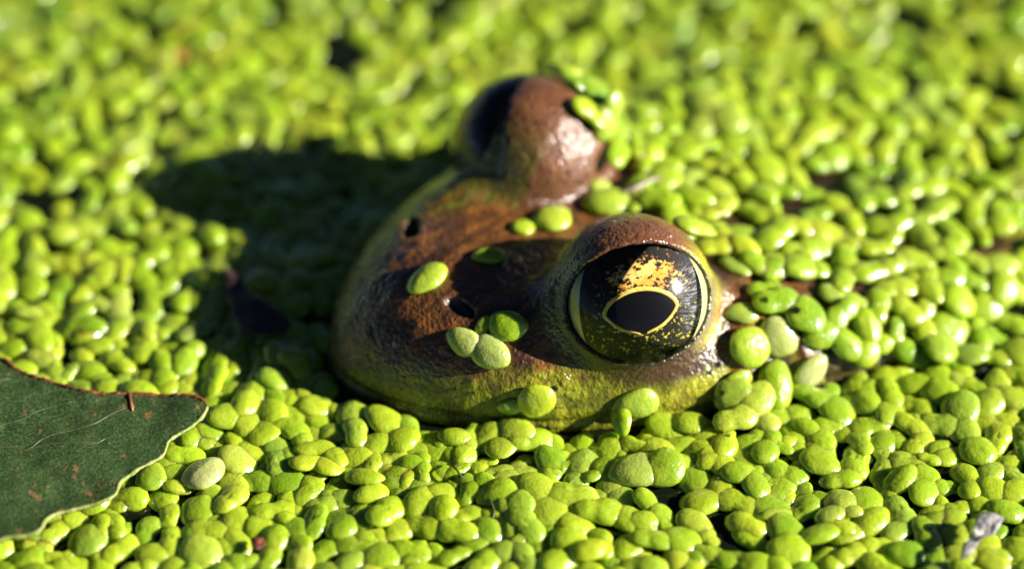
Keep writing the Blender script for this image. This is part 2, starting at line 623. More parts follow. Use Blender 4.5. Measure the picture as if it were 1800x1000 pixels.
def frog_colours(V, N):
    a, b, z = V.T
    n1 = fbm(V, 2.2, 21) - .5
    n2 = fbm(V, 6.0, 31) - .5
    n3 = fbm(V, 14.0, 41) - .5
    brown = np.array([.090, .036, .011]); dbrown = np.array([.034, .015, .007]); rust = np.array([.21, .080, .018])
    green = np.array([.29, .31, .010]); olive = np.array([.10, .115, .008]); yel = np.array([.42, .40, .025])
    purp = np.array([.060, .028, .020]); grey = np.array([.15, .11, .09])
    C = np.tile(brown, (len(V), 1))

    def mix(c, m):
        nonlocal C
        m = np.clip(m, 0, 1)[:, None]
        C = C * (1 - m) + np.asarray(c) * m
    mix(rust, sstep(.0, .14, n2 + n1 * .5) * .7)
    mix(dbrown, sstep(.03, .15, n1 + n3 * .4) * .8)
    # green lips and flanks: below a line that rises towards the back
    zl = np.interp(a, [-2.5, -.7, -.2, .5, 1.1, 1.6, 1.9, 2.1], [.1, .30, .40, .44, .45, .40, .30, .16])
    n4 = fbm(V, 30.0, 51) - .5
    lip = sstep(.09, -.09, z - zl - n2 * .20 - n3 * .10)
    mix(olive, lip * .85)
    mix(green, lip * sstep(-.14, .12, n1 + n3 * .5 + .05) * sstep(2.0, 1.3, a) * .85)
    mix(yel, lip * sstep(-.02, .14, n2 + n4 * .7) * .55 * sstep(1.6, .9, a))
    mix(dbrown, lip * sstep(.06, .16, n3 + n2 * .5 + n4 * .3) * .55)
    # far flank of the snout: olive with lengthwise streaks
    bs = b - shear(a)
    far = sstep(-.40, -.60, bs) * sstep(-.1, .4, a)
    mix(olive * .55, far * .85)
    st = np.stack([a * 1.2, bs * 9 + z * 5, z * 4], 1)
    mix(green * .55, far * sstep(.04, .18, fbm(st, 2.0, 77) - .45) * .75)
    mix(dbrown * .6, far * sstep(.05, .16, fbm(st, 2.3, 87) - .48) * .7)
    # faint lengthwise streaks on the snout
    st = np.stack([a * 2.0 + bs, bs * 11 - a * 3, z], 1)
    top_ = (1 - lip) * sstep(.1, .5, a)
    mix(dbrown * .7, top_ * sstep(.04, .16, fbm(st, 1.6, 97) - .47) * .7)
    mix(rust * 1.1, top_ * sstep(.05, .16, fbm(st, 1.9, 107) - .47) * .6)
    for s in (1, -1):
        c, n, e1, e2 = EYES[s]
        D = V - c
        r = np.linalg.norm(D, axis=1)
        near = sstep(.80, .66, r)
        t, u, v = D @ n, D @ e1, D @ e2
        # domes: warm brown on top
        mix([.130, .052, .022], near * sstep(.0, .3, v))
        mix([.20, .085, .034], near * sstep(.02, .14, n2) * sstep(.1, .3, v) * .6)
        d2 = np.sqrt((u / .54) ** 2 + (v / .43) ** 2)
        rear = u * (1 if s > 0 else -1)
        # yellow-green skin round the rear and lower edge of the opening
        ring = sstep(1.50, 1.12, d2) * (t > -.12)
        mix(yel * 1.05, ring * sstep(.12, .40, rear) * sstep(.42, .2, v) * .9)
        mix(grey, sstep(1.22, 1.14, d2) * sstep(1.02, 1.1, d2) * sstep(.1, .25, rear) * sstep(.2, .0, v) * (t > 0) * .8)
        mix(olive * .8, ring * sstep(.2, .45, -rear) * .8)
        # plum-brown bag below the eye
        bag = np.exp(-(((u - .17 * s) / .36) ** 2 + ((v + .49) / .11) ** 2)) * sstep(.0, .12, t)
        mix(purp, np.clip(bag * 2.2 + n3 * .8, 0, 1) * (bag > .15) * .95)
        # thin dark lid edge
        mix([.02, .016, .008], sstep(1.075, 1.02, d2) * (t > .08) * (r < .75))
    # far dome: green veining on its lower rear
    m = sstep(.75, .45, z) * sstep(-.55, -.8, b) * sstep(.2, -.3, a)
    mix([.20, .17, .02], m * sstep(.0, .12, n2 + n4 * .3) * .7)
    bk = sstep(-.55, -.75, a) * sstep(.2, .5, b)
    mix([.030, .015, .009], bk * sstep(.14, -.04, n2) * .85)
    # tympanum: rust ring round a dark drum, crease shade beneath the fold painted black
    for s in (1, -1):
        side = sstep(.85, 1.05, s * b)
        dr = np.sqrt((a + .86) ** 2 + ((z - .24) * 1.25) ** 2)
        mix([.30, .105, .022], side * np.exp(-((dr - .27) / .07) ** 2))
        mix([.03, .016, .012], side * sstep(.22, .12, dr) * .9)
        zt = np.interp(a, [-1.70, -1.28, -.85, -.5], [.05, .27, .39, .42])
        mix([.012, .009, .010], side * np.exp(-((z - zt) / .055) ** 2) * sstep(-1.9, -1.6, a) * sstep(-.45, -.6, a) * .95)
        mix([.26, .11, .035], side * np.exp(-((z - zt - .15) / .05) ** 2) * sstep(-1.9, -1.6, a) * sstep(-.45, -.6, a) * .9)
        # shade inside the nostril hole, painted into the skin colour
        nd = np.linalg.norm(V - np.array([1.20, .05 + s * .48, .69]), axis=1)
        mix([.012, .008, .012], sstep(.11, .06, nd))
    mix([.020, .012, .008], sstep(-.8, -1.3, a) * sstep(.9, .7, b) * .8)
    return np.clip(C, .002, 1)


frog = empty('frog', (FROG_M[0], FROG_M[1], 0), FROG_RZ)
tag(frog, 'brown and green frog with gold-ringed eyes, head raised through floating duckweed', 'frog')
fV, fQ, fN = build_frog_mesh()
frog_me = np_mesh('frog_body', fV, fQ, M_SKIN)
att = frog_me.color_attributes.new('skin', 'FLOAT_COLOR', 'POINT')
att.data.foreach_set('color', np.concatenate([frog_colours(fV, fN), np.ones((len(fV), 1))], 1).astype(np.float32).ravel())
body = mesh_obj('body', frog_me, frog)
FROG_BVH = BVHTree.FromPolygons([tuple(v) for v in to_world(fV)], [tuple(int(i) for i in q) for q in fQ])


def polar_cap(rmax, zfun, nr=24, na=96, rmin=0.0):
    V = []; Fc = []
    for i in range(nr + 1):
        r = rmin + (rmax - rmin) * i / nr
        for k in range(na):
            t = 2 * math.pi * k / na
            V.append((r * math.cos(t), r * math.sin(t), zfun(r)))
    for i in range(nr):
        for k in range(na):
            k2 = (k + 1) % na
            Fc.append((i * na + k, (i + 1) * na + k, (i + 1) * na + k2, i * na + k2))
    return np.array(V), np.array(Fc)


R_IRIS = {1: 1.1, -1: .60}


def iris_z(r, side=1):
    q = R_IRIS[side]
    return .285 + math.sqrt(max(q * q - r * r, 0)) - math.sqrt(q * q - .49 ** 2)


def pupil_pt(t, grow=0.0):
    cs, sn = math.cos(t), math.sin(t)
    if sn >= 0:
        y = .150 * abs(sn) ** 1.22
    else:
        y = -.160 * (1 - abs(cs) ** 2.0) ** .80 - .018 * math.exp(-((.262 * cs) / .035) ** 2)
    x = .262 * cs
    x, y = x * (1 + grow / .262 * 1.0), y * (1 + grow / .15)
    return x - .012, y - .030


def build_eye(side):
    c, n, e1, e2 = EYES[side]
    if side < 0: c = c + n * .05
    Mx = Matrix(((e1[0], e2[0], n[0], c[0]), (e1[1], e2[1], n[1], c[1]), (e1[2], e2[2], n[2], c[2]), (0, 0, 0, 1)))
    bm = bmesh.new()
    bmesh.ops.create_uvsphere(bm, u_segments=48, v_segments=24, radius=.54)
    for v in bm.verts:                       # flatten the front so that the iris sits in it
        if v.co.z > .26: v.co.z = .26 + (v.co.z - .26) * .15
    me = bpy.data.meshes.new('eyeball'); bm.to_mesh(me); bm.free()
    for p in me.polygons: p.use_smooth = True
    me.materials.append(M_BALL)
    eye = mesh_obj('eye', me, frog)
    eye.matrix_local = Mx
    V, Fc = polar_cap(.492, lambda r: iris_z(r, side))
    mesh_obj('iris', np_mesh('iris', V, Fc, M_IRIS), eye)
    # pale yellow-green rim, widest in front and behind
    V, Fc = polar_cap(.552, lambda r: 0.0, 10, 128, .455)
    ang = np.arctan2(V[:, 1], V[:, 0]); r = np.hypot(V[:, 0], V[:, 1])
    w = np.clip(np.cos(ang + .25), 0, 1) ** 1.3 * .092 + np.clip(-np.cos(ang + .05), 0, 1) ** 1.9 * .090 + .004
    if side < 0: w = w * .10 + .003
    r2 = (.552 - w) + w * (r - .455) / (.552 - .455)
    V = np.stack([r2 * np.cos(ang), r2 * np.sin(ang), np.sqrt(np.maximum(.567 ** 2 - r2 ** 2, 0))], 1)
    mesh_obj('eye_rim', np_mesh('eye_rim', V, Fc, M_SCLERA), eye)
    # pupil and its gold ring
    def dome(x, y, o): return iris_z(math.hypot(x, y), side) + o
    V = [(-.012, -.03, dome(-.012, -.03, .004))]; Fc = []
    K = 96; R = 8
    for j in range(1, R + 1):
        for k in range(K):
            x, y = pupil_pt(2 * math.pi * k / K)
            x, y = -.012 + (x + .012) * j / R, -.03 + (y + .03) * j / R
            V.append((x, y, dome(x, y, .004)))
    for j in range(R):
        for k in range(K):
            k2 = (k + 1) % K
            if j == 0: Fc.append((0, 1 + k, 1 + k2))
            else: Fc.append((1 + (j - 1) * K + k, 1 + j * K + k, 1 + j * K + k2, 1 + (j - 1) * K + k2))
    me = bpy.data.meshes.new('pupil'); me.from_pydata(V, [], Fc)
    for p in me.polygons: p.use_smooth = True
    me.materials.append(M_PUPIL)
    mesh_obj('pupil', me, eye)
    V = []; Fc = []
    t0, t1 = -math.pi / 2 + .10, 1.5 * math.pi - .08
    K = 110
    rr = random.Random(5)
    for k in range(K + 1):
        t = t0 + (t1 - t0) * k / K
        wd = .022 + .008 * max(0, math.sin(t)) + rr.uniform(-.005, .006)
        wd *= min(1, .35 + 6 * min(k, K - k) / K)
        for j, g in enumerate((-.004, wd * .5, wd)):
            x, y = pupil_pt(t, g)
            V.append((x, y, dome(x, y, .006 + (.008 if j == 1 else 0))))
    for k in range(K):
        for j in range(2):
            Fc.append((k * 3 + j, k * 3 + j + 1, (k + 1) * 3 + j + 1, (k + 1) * 3 + j))
    mesh_obj('pupil_ring', np_mesh('pupil_ring', np.array(V), np.array(Fc), M_GOLD), eye)
    V, Fc = polar_cap(.556, lambda r: math.sqrt(.580 ** 2 - r * r), 28, 96)
    mesh_obj('cornea', np_mesh('cornea', V, Fc, M_CORNEA), eye)


build_eye(1)
build_eye(-1)

# ------------------------------------------------------------------ the big leaf at the left
LEAF_Z = .25
top_px = [(-430, 735), (-330, 665), (-200, 622), (-90, 614), (0, 632), (25, 648), (60, 662), (110, 677), (160, 687), (240, 685), (310, 689), (345, 693), (364, 706)]
bot_px = [(-430, 765), (-330, 890), (-200, 965), (-90, 975), (0, 940), (40, 933), (68, 924), (78, 902), (100, 888), (140, 878), (196, 862), (210, 834), (235, 817), (283, 790), (296, 764), (330, 744), (356, 724), (364, 708)]
top_w = catmull([unproj(x, y, LEAF_Z) for x, y in top_px], 8)
bot_w = catmull([unproj(x, y, LEAF_Z) for x, y in bot_px], 8)


def resample(P, n):
    s = np.concatenate([[0], np.cumsum(np.linalg.norm(np.diff(P, axis=0), axis=1))])
    u = np.linspace(0, s[-1], n)
    return np.stack([np.interp(u, s, P[:, i]) for i in range(3)], 1)


NL, NS = 130, 46
tw, bw = resample(top_w, NL), resample(bot_w, NL)


def leaf_z(P):
    Q = np.concatenate([P[:, :2], np.zeros((len(P), 1))], 1)
    return LEAF_Z + (fbm(Q, 1.2, 61) - .5) * .22 + (fbm(Q, 4.5, 63) - .5) * .05


ss = np.linspace(0, 1, NS)
L = (tw[:, None] * (1 - ss[None, :, None]) + bw[:, None] * ss[None, :, None]).reshape(-1, 3)
L[:, 2] = leaf_z(L)
leaf_c = L.mean(0)
leaf = empty('fallen_leaf', (leaf_c[0], leaf_c[1], 0))
tag(leaf, 'broad dark green leaf with brown upper edge and pale rim resting on the duckweed', 'leaf')
off = np.array([leaf_c[0], leaf_c[1], 0])
Vt = L - off; Vb = Vt - np.array([0, 0, .035])
Q = []
for i in range(NL - 1):
    for j in range(NS - 1):
        q = (i * NS + j, i * NS + j + 1, (i + 1) * NS + j + 1, (i + 1) * NS + j)
        Q.append(q)
Q = np.array(Q); nb = len(Vt)
rimq = []
for i in range(NL - 1):
    rimq.append((i * NS, (i + 1) * NS, nb + (i + 1) * NS, nb + i * NS))
    rimq.append(((i + 1) * NS + NS - 1, i * NS + NS - 1, nb + i * NS + NS - 1, nb + (i + 1) * NS + NS - 1))
blade = mesh_obj('blade', np_mesh('leaf_blade', np.concatenate([Vt, Vb]), np.concatenate([Q[:, ::-1] if False else Q, Q[:, ::-1] + nb, np.array(rimq)]), M_LEAF), leaf)


def leaf_line(P, rad, name, mat, dz=0.0, jit=.25, seed=0):
    P = P.copy(); P[:, 2] = leaf_z(P) + dz
    rr = random.Random(seed)
    r = [rad * (1 + rr.uniform(-jit, jit)) for _ in P]
    r[0] *= .4; r[-1] *= .4
    me = tube([p - off for p in P], r, 8)
    me.materials.append(mat)
    return mesh_obj(name, me, leaf)


leaf_line(resample(bot_w, 150), .0155, 'pale_rim', M_RIM, -.010, .4, 1)
leaf_line(resample(top_w, 150), .017, 'brown_edge', M_BROWN, -.006, .45, 2)
# veins: a main one off the picture's edge and side veins that fade towards the rims
mid = .45 * tw + .55 * bw
for i0, i1, s0, s1, r in ((4, 100, .5, .5, .010), (40, 74, .5, .08, .005), (58, 92, .5, .12, .005), (76, 106, .5, .2, .008), (52, 80, .5, .92, .005), (70, 98, .5, .88, .005), (30, 58, .5, .9, .005), (24, 56, .5, .1, .005)):
    ii = np.linspace(i0, i1, 26)
    P = []
    for k, u in enumerate(ii):
        s = s0 + (s1 - s0) * (k / 25) ** 1.2
        i = int(u); fr = u - i
        A = tw[i] * (1 - fr) + tw[i + 1] * fr; B = bw[i] * (1 - fr) + bw[i + 1] * fr
        P.append(A * (1 - s) + B * s)
    leaf_line(np.array(P), r, 'vein', M_VEIN, -r * .35, .2, i0)
for k, (px, py, ang, ln) in enumerate(((229, 700, -72, .14),)):
    c = unproj(px, py, LEAF_Z); a = math.radians(ang)
    P = np.array([c + np.array([math.cos(a), math.sin(a) / SINP, 0]) * ln * (t - .5) for t in np.linspace(0, 1, 6)])
    leaf_line(P, .014, 'scar', M_SCAR, .002, .3, 40 + k)

# ------------------------------------------------------------------ duckweed
HB, HT = .046, .050                              # frond depth below and above its rim


def frond_mesh(name, seed, seg=20, rings=6, mat=None):
    """unit frond: length 1 along x, egg shaped, domed, with a faint keel"""
    r_ = random.Random(seed)
    ratio = r_.uniform(.66, .88)
    egg = r_.uniform(-.12, .22); bend = r_.uniform(-.10, .10); ph = r_.uniform(0, 6.28); dent = r_.uniform(.0, .05)
    top = r_.uniform(.85, 1.25); keel = r_.uniform(0, .10)

    lobed = seed % 5 in (1, 3)               # a daughter frond still fused to its mother
    d_ang = r_.uniform(-.9, .9); d_r = r_.uniform(.29, .37); d_off = r_.uniform(.32, .40)
    dx, dy = d_off * math.cos(d_ang), d_off * math.sin(d_ang)
    m_r = r_.uniform(.37, .43)

    def edge(t):
        """radius of the outline of two fused lobes in direction t"""
        c, s_ = math.cos(t), math.sin(t)
        for q in range(72, 0, -1):
            r0 = q * .0125
            x, y = r0 * c, r0 * s_
            a1 = math.hypot((x + .10) / m_r, y / (m_r * .86)) - 1
            a2 = math.hypot((x - dx) / d_r, (y - dy) / (d_r * .9)) - 1
            h = min(max(.5 + .5 * (a2 - a1) / .34, 0), 1)
            if a2 * (1 - h) + a1 * h - .34 * h * (1 - h) < 0: return r0
        return .05
    edges = [edge(2 * math.pi * k / 40) for k in range(40)] if lobed else None

    def plan(rr, t):
        if lobed:
            u = (t / (2 * math.pi) * 40) % 40
            k = int(u)
            R0 = edges[k] * (1 - u + k) + edges[(k + 1) % 40] * (u - k)
            return rr * R0 * math.cos(t), rr * R0 * math.sin(t)
        x = .5 * rr * math.cos(t); y = .5 * ratio * rr * math.sin(t)
        y *= 1 + egg * 2 * x
        w = 1 + .04 * math.sin(2 * t + ph * 3) * rr + .03 * math.sin(3 * t + ph) * rr + .02 * math.sin(5 * t + 2 * ph) * rr
        y = y * w + bend * (x * x - .08) * rr
        return x * w, y

    def crease(x, y):
        if not lobed: return 0.0
        p = (x - dx * .52 + .02) * math.cos(d_ang) + (y - dy * .52) * math.sin(d_ang)
        return math.exp(-(p / .045) ** 2)
    V, Fc = [], []
    kt = HT / .30 * top; kb = HB / .30
    levels = [(math.sin(math.pi / 2 * (i + 1) / rings), 1) for i in range(rings)]
    V.append((*plan(0, 0), kt * (1 + keel)))
    for rr, s in levels:
        for k in range(seg):
            t = 2 * math.pi * k / seg
            x, y = plan(rr, t)
            prof = max(1 - rr ** 2.6, 0) ** .58
            z = kt * prof + keel * kt * math.exp(-(y / .09) ** 2) * prof - dent * kt * math.exp(-((x + .4) / .15) ** 2)
            z *= 1 - .24 * crease(x, y)
            V.append((x, y, z))
    nlow = 2
    for rr in (.72, .35):
        for k in range(seg):
            t = 2 * math.pi * k / seg
            x, y = plan(rr, t)
            V.append((x, y, -kb * (1 - rr ** 2) ** .6))
    V.append((*plan(0, 0), -kb))
    for k in range(seg): Fc.append((0, 1 + k, 1 + (k + 1) % seg))
    tot = rings + nlow
    for i in range(tot - 1):
        for k in range(seg):
            k2 = (k + 1) % seg
            a, b, c, d = 1 + i * seg + k, 1 + (i + 1) * seg + k, 1 + (i + 1) * seg + k2, 1 + i * seg + k2
            Fc += [(a, b, c), (a, c, d)]
    last = len(V) - 1; o = 1 + (tot - 1) * seg
    for k in range(seg): Fc.append((last, o + (k + 1) % seg, o + k))
    V, Fc = np.array(V), np.array(Fc)
    return V, Fc, np_mesh(name, V, Fc, mat)


NVAR = 22
FR = [frond_mesh('frond_%d' % i, 100 + i, 24, 7, M_FROND_O) for i in range(NVAR)]
FR_LO = [frond_mesh('frond_low_%d' % i, 100 + i, 14, 3, None) for i in range(NVAR)]

# -- plants placed by hand (on and against the frog): (px, py, length cm, variant, screen angle, pale, extra)
HAND = [
    ('green duckweed frond lying flat on the snout above the nostril', [(752, 492, .34, 0, 28, .1)]),
    ("dim duckweed frond on the snout inside the near eye's shadow", [(860, 452, .26, 1, 5, 0)]),
    ('pair of duckweed fronds on the crown in front of the near eye', [(917, 402, .20, 2, 20, 0), (971, 388, .32, 3, 18, 0)]),
    ('long duckweed frond with a small round one wedged between the two eyes', [(1053, 334, .21, 4, 0, 0), (1068, 362, .42, 5, 10, .1)]),
    ('tiny duckweed sliver behind the far eye dome', [(1107, 214, .15, 6, -5, .1)]),
    ('pale thin pair of duckweed fronds on the cheek below the nostril', [(815, 600, .27, 7, -35, .75), (862, 620, .33, 8, -25, .65)]),
    ('dark duckweed frond on the cheek at the edge of the eye shadow', [(893, 574, .29, 9, 0, 0)]),
    ('small folded duckweed frond just behind the nostril', [(850, 572, .15, 10, 60, .1)]),
    ('upright duckweed pair stuck to the jaw below the eye shadow', [(943, 702, .30, 11, 55, 0), (897, 714, .19, 12, 10, 0)]),
    ('large glossy duckweed frond with a small one on the jaw below the eye', [(1117, 708, .35, 13, 15, .1), (1092, 752, .23, 0, 80, 0)]),
    ('whitish glinting duckweed frond next to the eye on the eardrum', [(1303, 553, .27, 1, 0, .25)]),
    ('oblong duckweed frond lying across the eardrum ring', [(1315, 610, .35, 2, 5, .05)]),
    ('pale translucent duckweed frond over the rear of the eardrum', [(1365, 592, .34, 3, -55, .8)]),
    ('short round duckweed frond under the eardrum', [(1298, 667, .22, 4, 0, .05)]),
    ('long curved duckweed frond behind the eardrum', [(1362, 688, .40, 5, -75, 0)]),
    ('broad glinting duckweed pair at the corner of the jaw', [(1290, 712, .33, 6, 0, .15), (1345, 740, .26, 7, -50, .05)]),
    ('slanted duckweed frond just above the fold behind the eye', [(1292, 472, .30, 8, -35, .2)]),
    ('wet duckweed pair resting on the fold behind the eye', [(1362, 470, .32, 9, 12, .2), (1325, 468, .18, 0, 60, 0)]),
    ('round duckweed frond with a water glint behind the near eye', [(1305, 415, .29, 10, 5, .1)]),
    ('small dark green duckweed frond beside the near eye dome', [(1260, 402, .19, 11, 12, 0)]),
    ('chain of three duckweed fronds running down behind the near eye dome', [(1150, 343, .20, 12, -40, 0), (1183, 367, .24, 13, -55, 0), (1212, 396, .24, 0, -60, 0)]),
    ('yellowish duckweed frond at the end of the grey stalk', [(1212, 322, .33, 1, 45, .35)]),
    ('tall duckweed pair behind the far eye dome', [(1155, 256, .32, 2, -80, 0), (1180, 290, .22, 3, -50, 0)]),
    ('dim elongated duckweed frond under the chin in shadow', [(676, 738, .36, 4, -35, 0)]),
    ('dim round duckweed frond against the lower jaw', [(800, 768, .26, 5, 0, 0)]),
    ('single duckweed frond leaning on the jaw', [(880, 785, .26, 6, 10, .05)]),
    ('large flat pale-veined duckweed frond floating before the jaw', [(1118, 826, .41, 7, 5, .3)]),
    ('glossy duckweed frond touching the rim of the big leaf', [(266, 836, .30, 8, 80, .05)]),
    ('bleached dying duckweed frond near the rim of the big leaf', [(358, 832, .35, 9, 40, 1.0)]),
    ('brownish dying duckweed frond behind the jaw corner', [(1425, 652, .31, 10, 80, .9)]),
]
GAPS = [(1400, 380, .09, .33), (1180, 862, .14), (1268, 905, .12), (1765, 455, .12), (1725, 470, .08), (455, 955, .05), (1445, 665, .10), (1255, 740, .10), (1430, 560, .06), (1010, 40, .10), (1590, 20, .1), (1250, 660, .08), (1290, 506, .03, .47), (1335, 511, .06, .43), (1385, 518, .08, .38), (1430, 530, .10, .28), (1405, 560, .12, .22), (1250, 600, .06, .3), (1255, 640, .06, .2), (1262, 700, .06, .1), (1425, 590, .06, .1)]

def frog_top(x, y):
    h = FROG_BVH.ray_cast(Vector((x, y, 5)), Vector((0, 0, -1)))
    return h[0].z if h[0] is not None else -1.0


# heightfield onto which everything is laid
GX0, GY0, GX1, GY1, GS = -7.0, -5.2, 7.0, 6.4, .02
NX, NY = int((GX1 - GX0) / GS) + 1, int((GY1 - GY0) / GS) + 1
H = np.full((NX, NY), -.035, np.float32)
cr = to_world(np.array([[-4.5, -2.1, 0], [-4.5, 2.1, 0], [2.3, -2.1, 0], [2.3, 2.1, 0]]))
ix0, ix1 = int((cr[:, 0].min() - GX0) / GS), int((cr[:, 0].max() - GX0) / GS)
iy0, iy1 = int((cr[:, 1].min() - GY0) / GS), int((cr[:, 1].max() - GY0) / GS)
for i in range(max(ix0, 0), min(ix1, NX), 2):
    for j in range(max(iy0, 0), min(iy1, NY), 2):
        z = frog_top(GX0 + i * GS, GY0 + j * GS)
        if z > -.035: H[i:i + 2, j:j + 2] = z
FROGH = H.copy()


def H_index(x, y):
    return np.clip(((x - GX0) / GS).astype(int), 0, NX - 1), np.clip(((y - GY0) / GS).astype(int), 0, NY - 1)


LEAF_BVH = BVHTree.FromPolygons([tuple(p) for p in L], [tuple(int(i) for i in q) for q in Q])

# -- free plants: rigid groups of fronds relaxed until they hardly overlap
area = (GX1 - GX0) * (GY1 - GY0)
NPL = int(area * 10.9)
plants = []
fx, fy, fa, fl, fp, fv = [], [], [], [], [], []
for p in range(NPL):
    x, y = rng.uniform(GX0, GX1), rng.uniform(GY0, GY1)
    k = rng.choice([1, 2, 3, 4], p=[.30, .46, .21, .03])
    a0 = rng.uniform(0, 2 * math.pi)
    base = rng.normal(.308, .036)
    for i in range(k):
        ln = base * (1.0 if i == 0 else rng.uniform(.6, 1.05))
        ln = float(np.clip(ln, .15, .44))
        a = a0 + i * (rng.uniform(1.9, 2.9) if k == 2 else 2 * math.pi / max(k, 3) * rng.uniform(.85, 1.15))
        fx.append(x + .31 * ln * math.cos(a)); fy.append(y + .31 * ln * math.sin(a))
        fa.append(a); fl.append(ln); fp.append(p); fv.append(rng.integers(NVAR))
fx, fy, fa, fl, fp, fv = map(np.array, (fx, fy, fa, fl, fp, fv))
fr_ = np.where((fv + 100) % 5 % 2 == 1, .475, .385) * fl
# fixed discs
fixed = []
hand = []
for label, fs in HAND:
    row = []
    for (px, py, ln, var, ang, pale) in fs:
        d = ray(px, py)
        hit = FROG_BVH.ray_cast(Vector(CAM), Vector(d))
        on_frog = hit[0] is not None and hit[0].z > .10
        p = np.array(hit[0]) if on_frog else unproj(px, py, .08)
        a = math.atan2(math.sin(math.radians(ang)) / SINP, math.cos(math.radians(ang)))
        var = [0, 2, 4, 5, 7, 9, 10, 12, 14, 15, 17, 19][var % 12]
        row.append([p, ln, var, a, pale, on_frog])
        fixed.append((p[0], p[1], ln * .38))
    hand.append((label, row))
for px, py, r, *zz in GAPS:
    p = unproj(px, py, zz[0] if zz else .05)
    fixed.append((p[0], p[1], r))
fixed = np.array(fixed)
np_ = NPL
cnt = np.bincount(fp, minlength=np_)


def pair_list(x, y, R):
    cs = R
    cx = ((x - GX0) / cs).astype(int); cy = ((y - GY0) / cs).astype(int)
    W_ = cx.max() + 3
    key = cx + cy * W_
    order = np.argsort(key, kind='stable')
    ks = key[order]
    I, J = [], []
    for dx, dy in ((0, 0), (1, 0), (-1, 1), (0, 1), (1, 1)):
        nk = key + dx + dy * W_
        lo = np.searchsorted(ks, nk, 'left'); hi = np.searchsorted(ks, nk, 'right')
        m = hi - lo
        i = np.repeat(np.arange(len(x)), m)
        st = np.repeat(lo, m); o = np.arange(len(i)) - np.repeat(np.cumsum(m) - m, m)
        j = order[st + o]
        if dx == 0 and dy == 0:
            k = i < j
            i, j = i[k], j[k]
        I.append(i); J.append(j)
    return np.concatenate(I), np.concatenate(J)


def bare_push(x, y):
    """keep free plants off the bare part of the head"""
    d0, d1 = x - FROG_M[0], y - FROG_M[1]
    a = d0 * FV[0] + d1 * FV[1]; b = d0 * LV[0] + d1 * LV[1]
    lim = -.50 - .28 * np.clip(b, -1.6, .9) * .35 - .10 * np.sin(b * 3.1)
    # the eardrum strip stays clear too
    lim = np.where(b > .9, -1.05, lim)
    rho = plan_rho(a, b)
    inside = (rho < 1.09) & (a > lim)
    back = inside & ((a - lim) < .22)
    s = np.where(inside & ~back, 1.09 / np.maximum(rho, .05), 1.0)
    s = np.clip(s, 1, 1.6)
    a2 = (a + .6) * s - .6; b2 = (b - shear(a)) * s + shear(a2)
    a2 = np.where(back, lim, a2); b2 = np.where(back, b, b2)
    return FROG_M[0] + a2 * FV[0] + b2 * LV[0] - x, FROG_M[1] + a2 * FV[1] + b2 * LV[1] - y


for it in range(70):
    if it % 4 == 0:
        I, J = pair_list(fx, fy, .35)
        k = fp[I] != fp[J]
        I, J = I[k], J[k]
    dx, dy = fx[J] - fx[I], fy[J] - fy[I]
    d = np.hypot(dx, dy) + 1e-6
    ov = (fr_[I] + fr_[J]) * .93 - d
    m = ov > 0
    i, j = I[m], J[m]
    w = (ov[m] * .42 / d[m])
    mx, my = np.zeros(len(fx)), np.zeros(len(fx))
    np.add.at(mx, i, -dx[m] * w); np.add.at(my, i, -dy[m] * w)
    np.add.at(mx, j, dx[m] * w); np.add.at(my, j, dy[m] * w)
    for X, Y, R in fixed:
        ddx, ddy = fx - X, fy - Y
        dd = np.hypot(ddx, ddy) + 1e-6
        o = np.maximum(R + fr_ * .85 - dd, 0)
        mx += ddx / dd * o * .8; my += ddy / dd * o * .8
    bx, by = bare_push(fx, fy)
    mx += bx * .8 * cnt[fp]; my += by * .8 * cnt[fp]
    # rigid motion of each plant
    tx = np.bincount(fp, mx, np_) / cnt; ty = np.bincount(fp, my, np_) / cnt
    cxp = np.bincount(fp, fx, np_) / cnt; cyp = np.bincount(fp, fy, np_) / cnt
    rx, ry = fx - cxp[fp], fy - cyp[fp]
    tor = np.bincount(fp, rx * my - ry * mx, np_); ine = np.bincount(fp, rx * rx + ry * ry, np_) + .02
    om = np.clip(tor / ine, -.35, .35)
    ml = np.hypot(tx, ty); sc = np.minimum(1, .16 / np.maximum(ml, 1e-9))
    tx *= sc; ty *= sc
    c_, s_ = np.cos(om[fp]), np.sin(om[fp])
    fx = cxp[fp] + tx[fp] + rx * c_ - ry * s_
    fy = cyp[fp] + ty[fp] + rx * s_ + ry * c_
    fa = fa + om[fp]

# -- lay the fronds down one after another on the growing heightfield
_u = np.linspace(-.5, .5, 13)
TU, TV = np.meshgrid(_u, _u * .76, indexing='ij')
TM = (TU / .5) ** 2 + (TV / .38) ** 2 < .98
TU, TV = TU[TM], TV[TM]
TR2 = (TU / .5) ** 2 + (TV / .38) ** 2
T_BOT = -HB / .30 * np.maximum(1 - TR2, 0) ** .6
T_TOP = HT / .30 * np.maximum(1 - TR2 ** 1.15, 0) ** .55


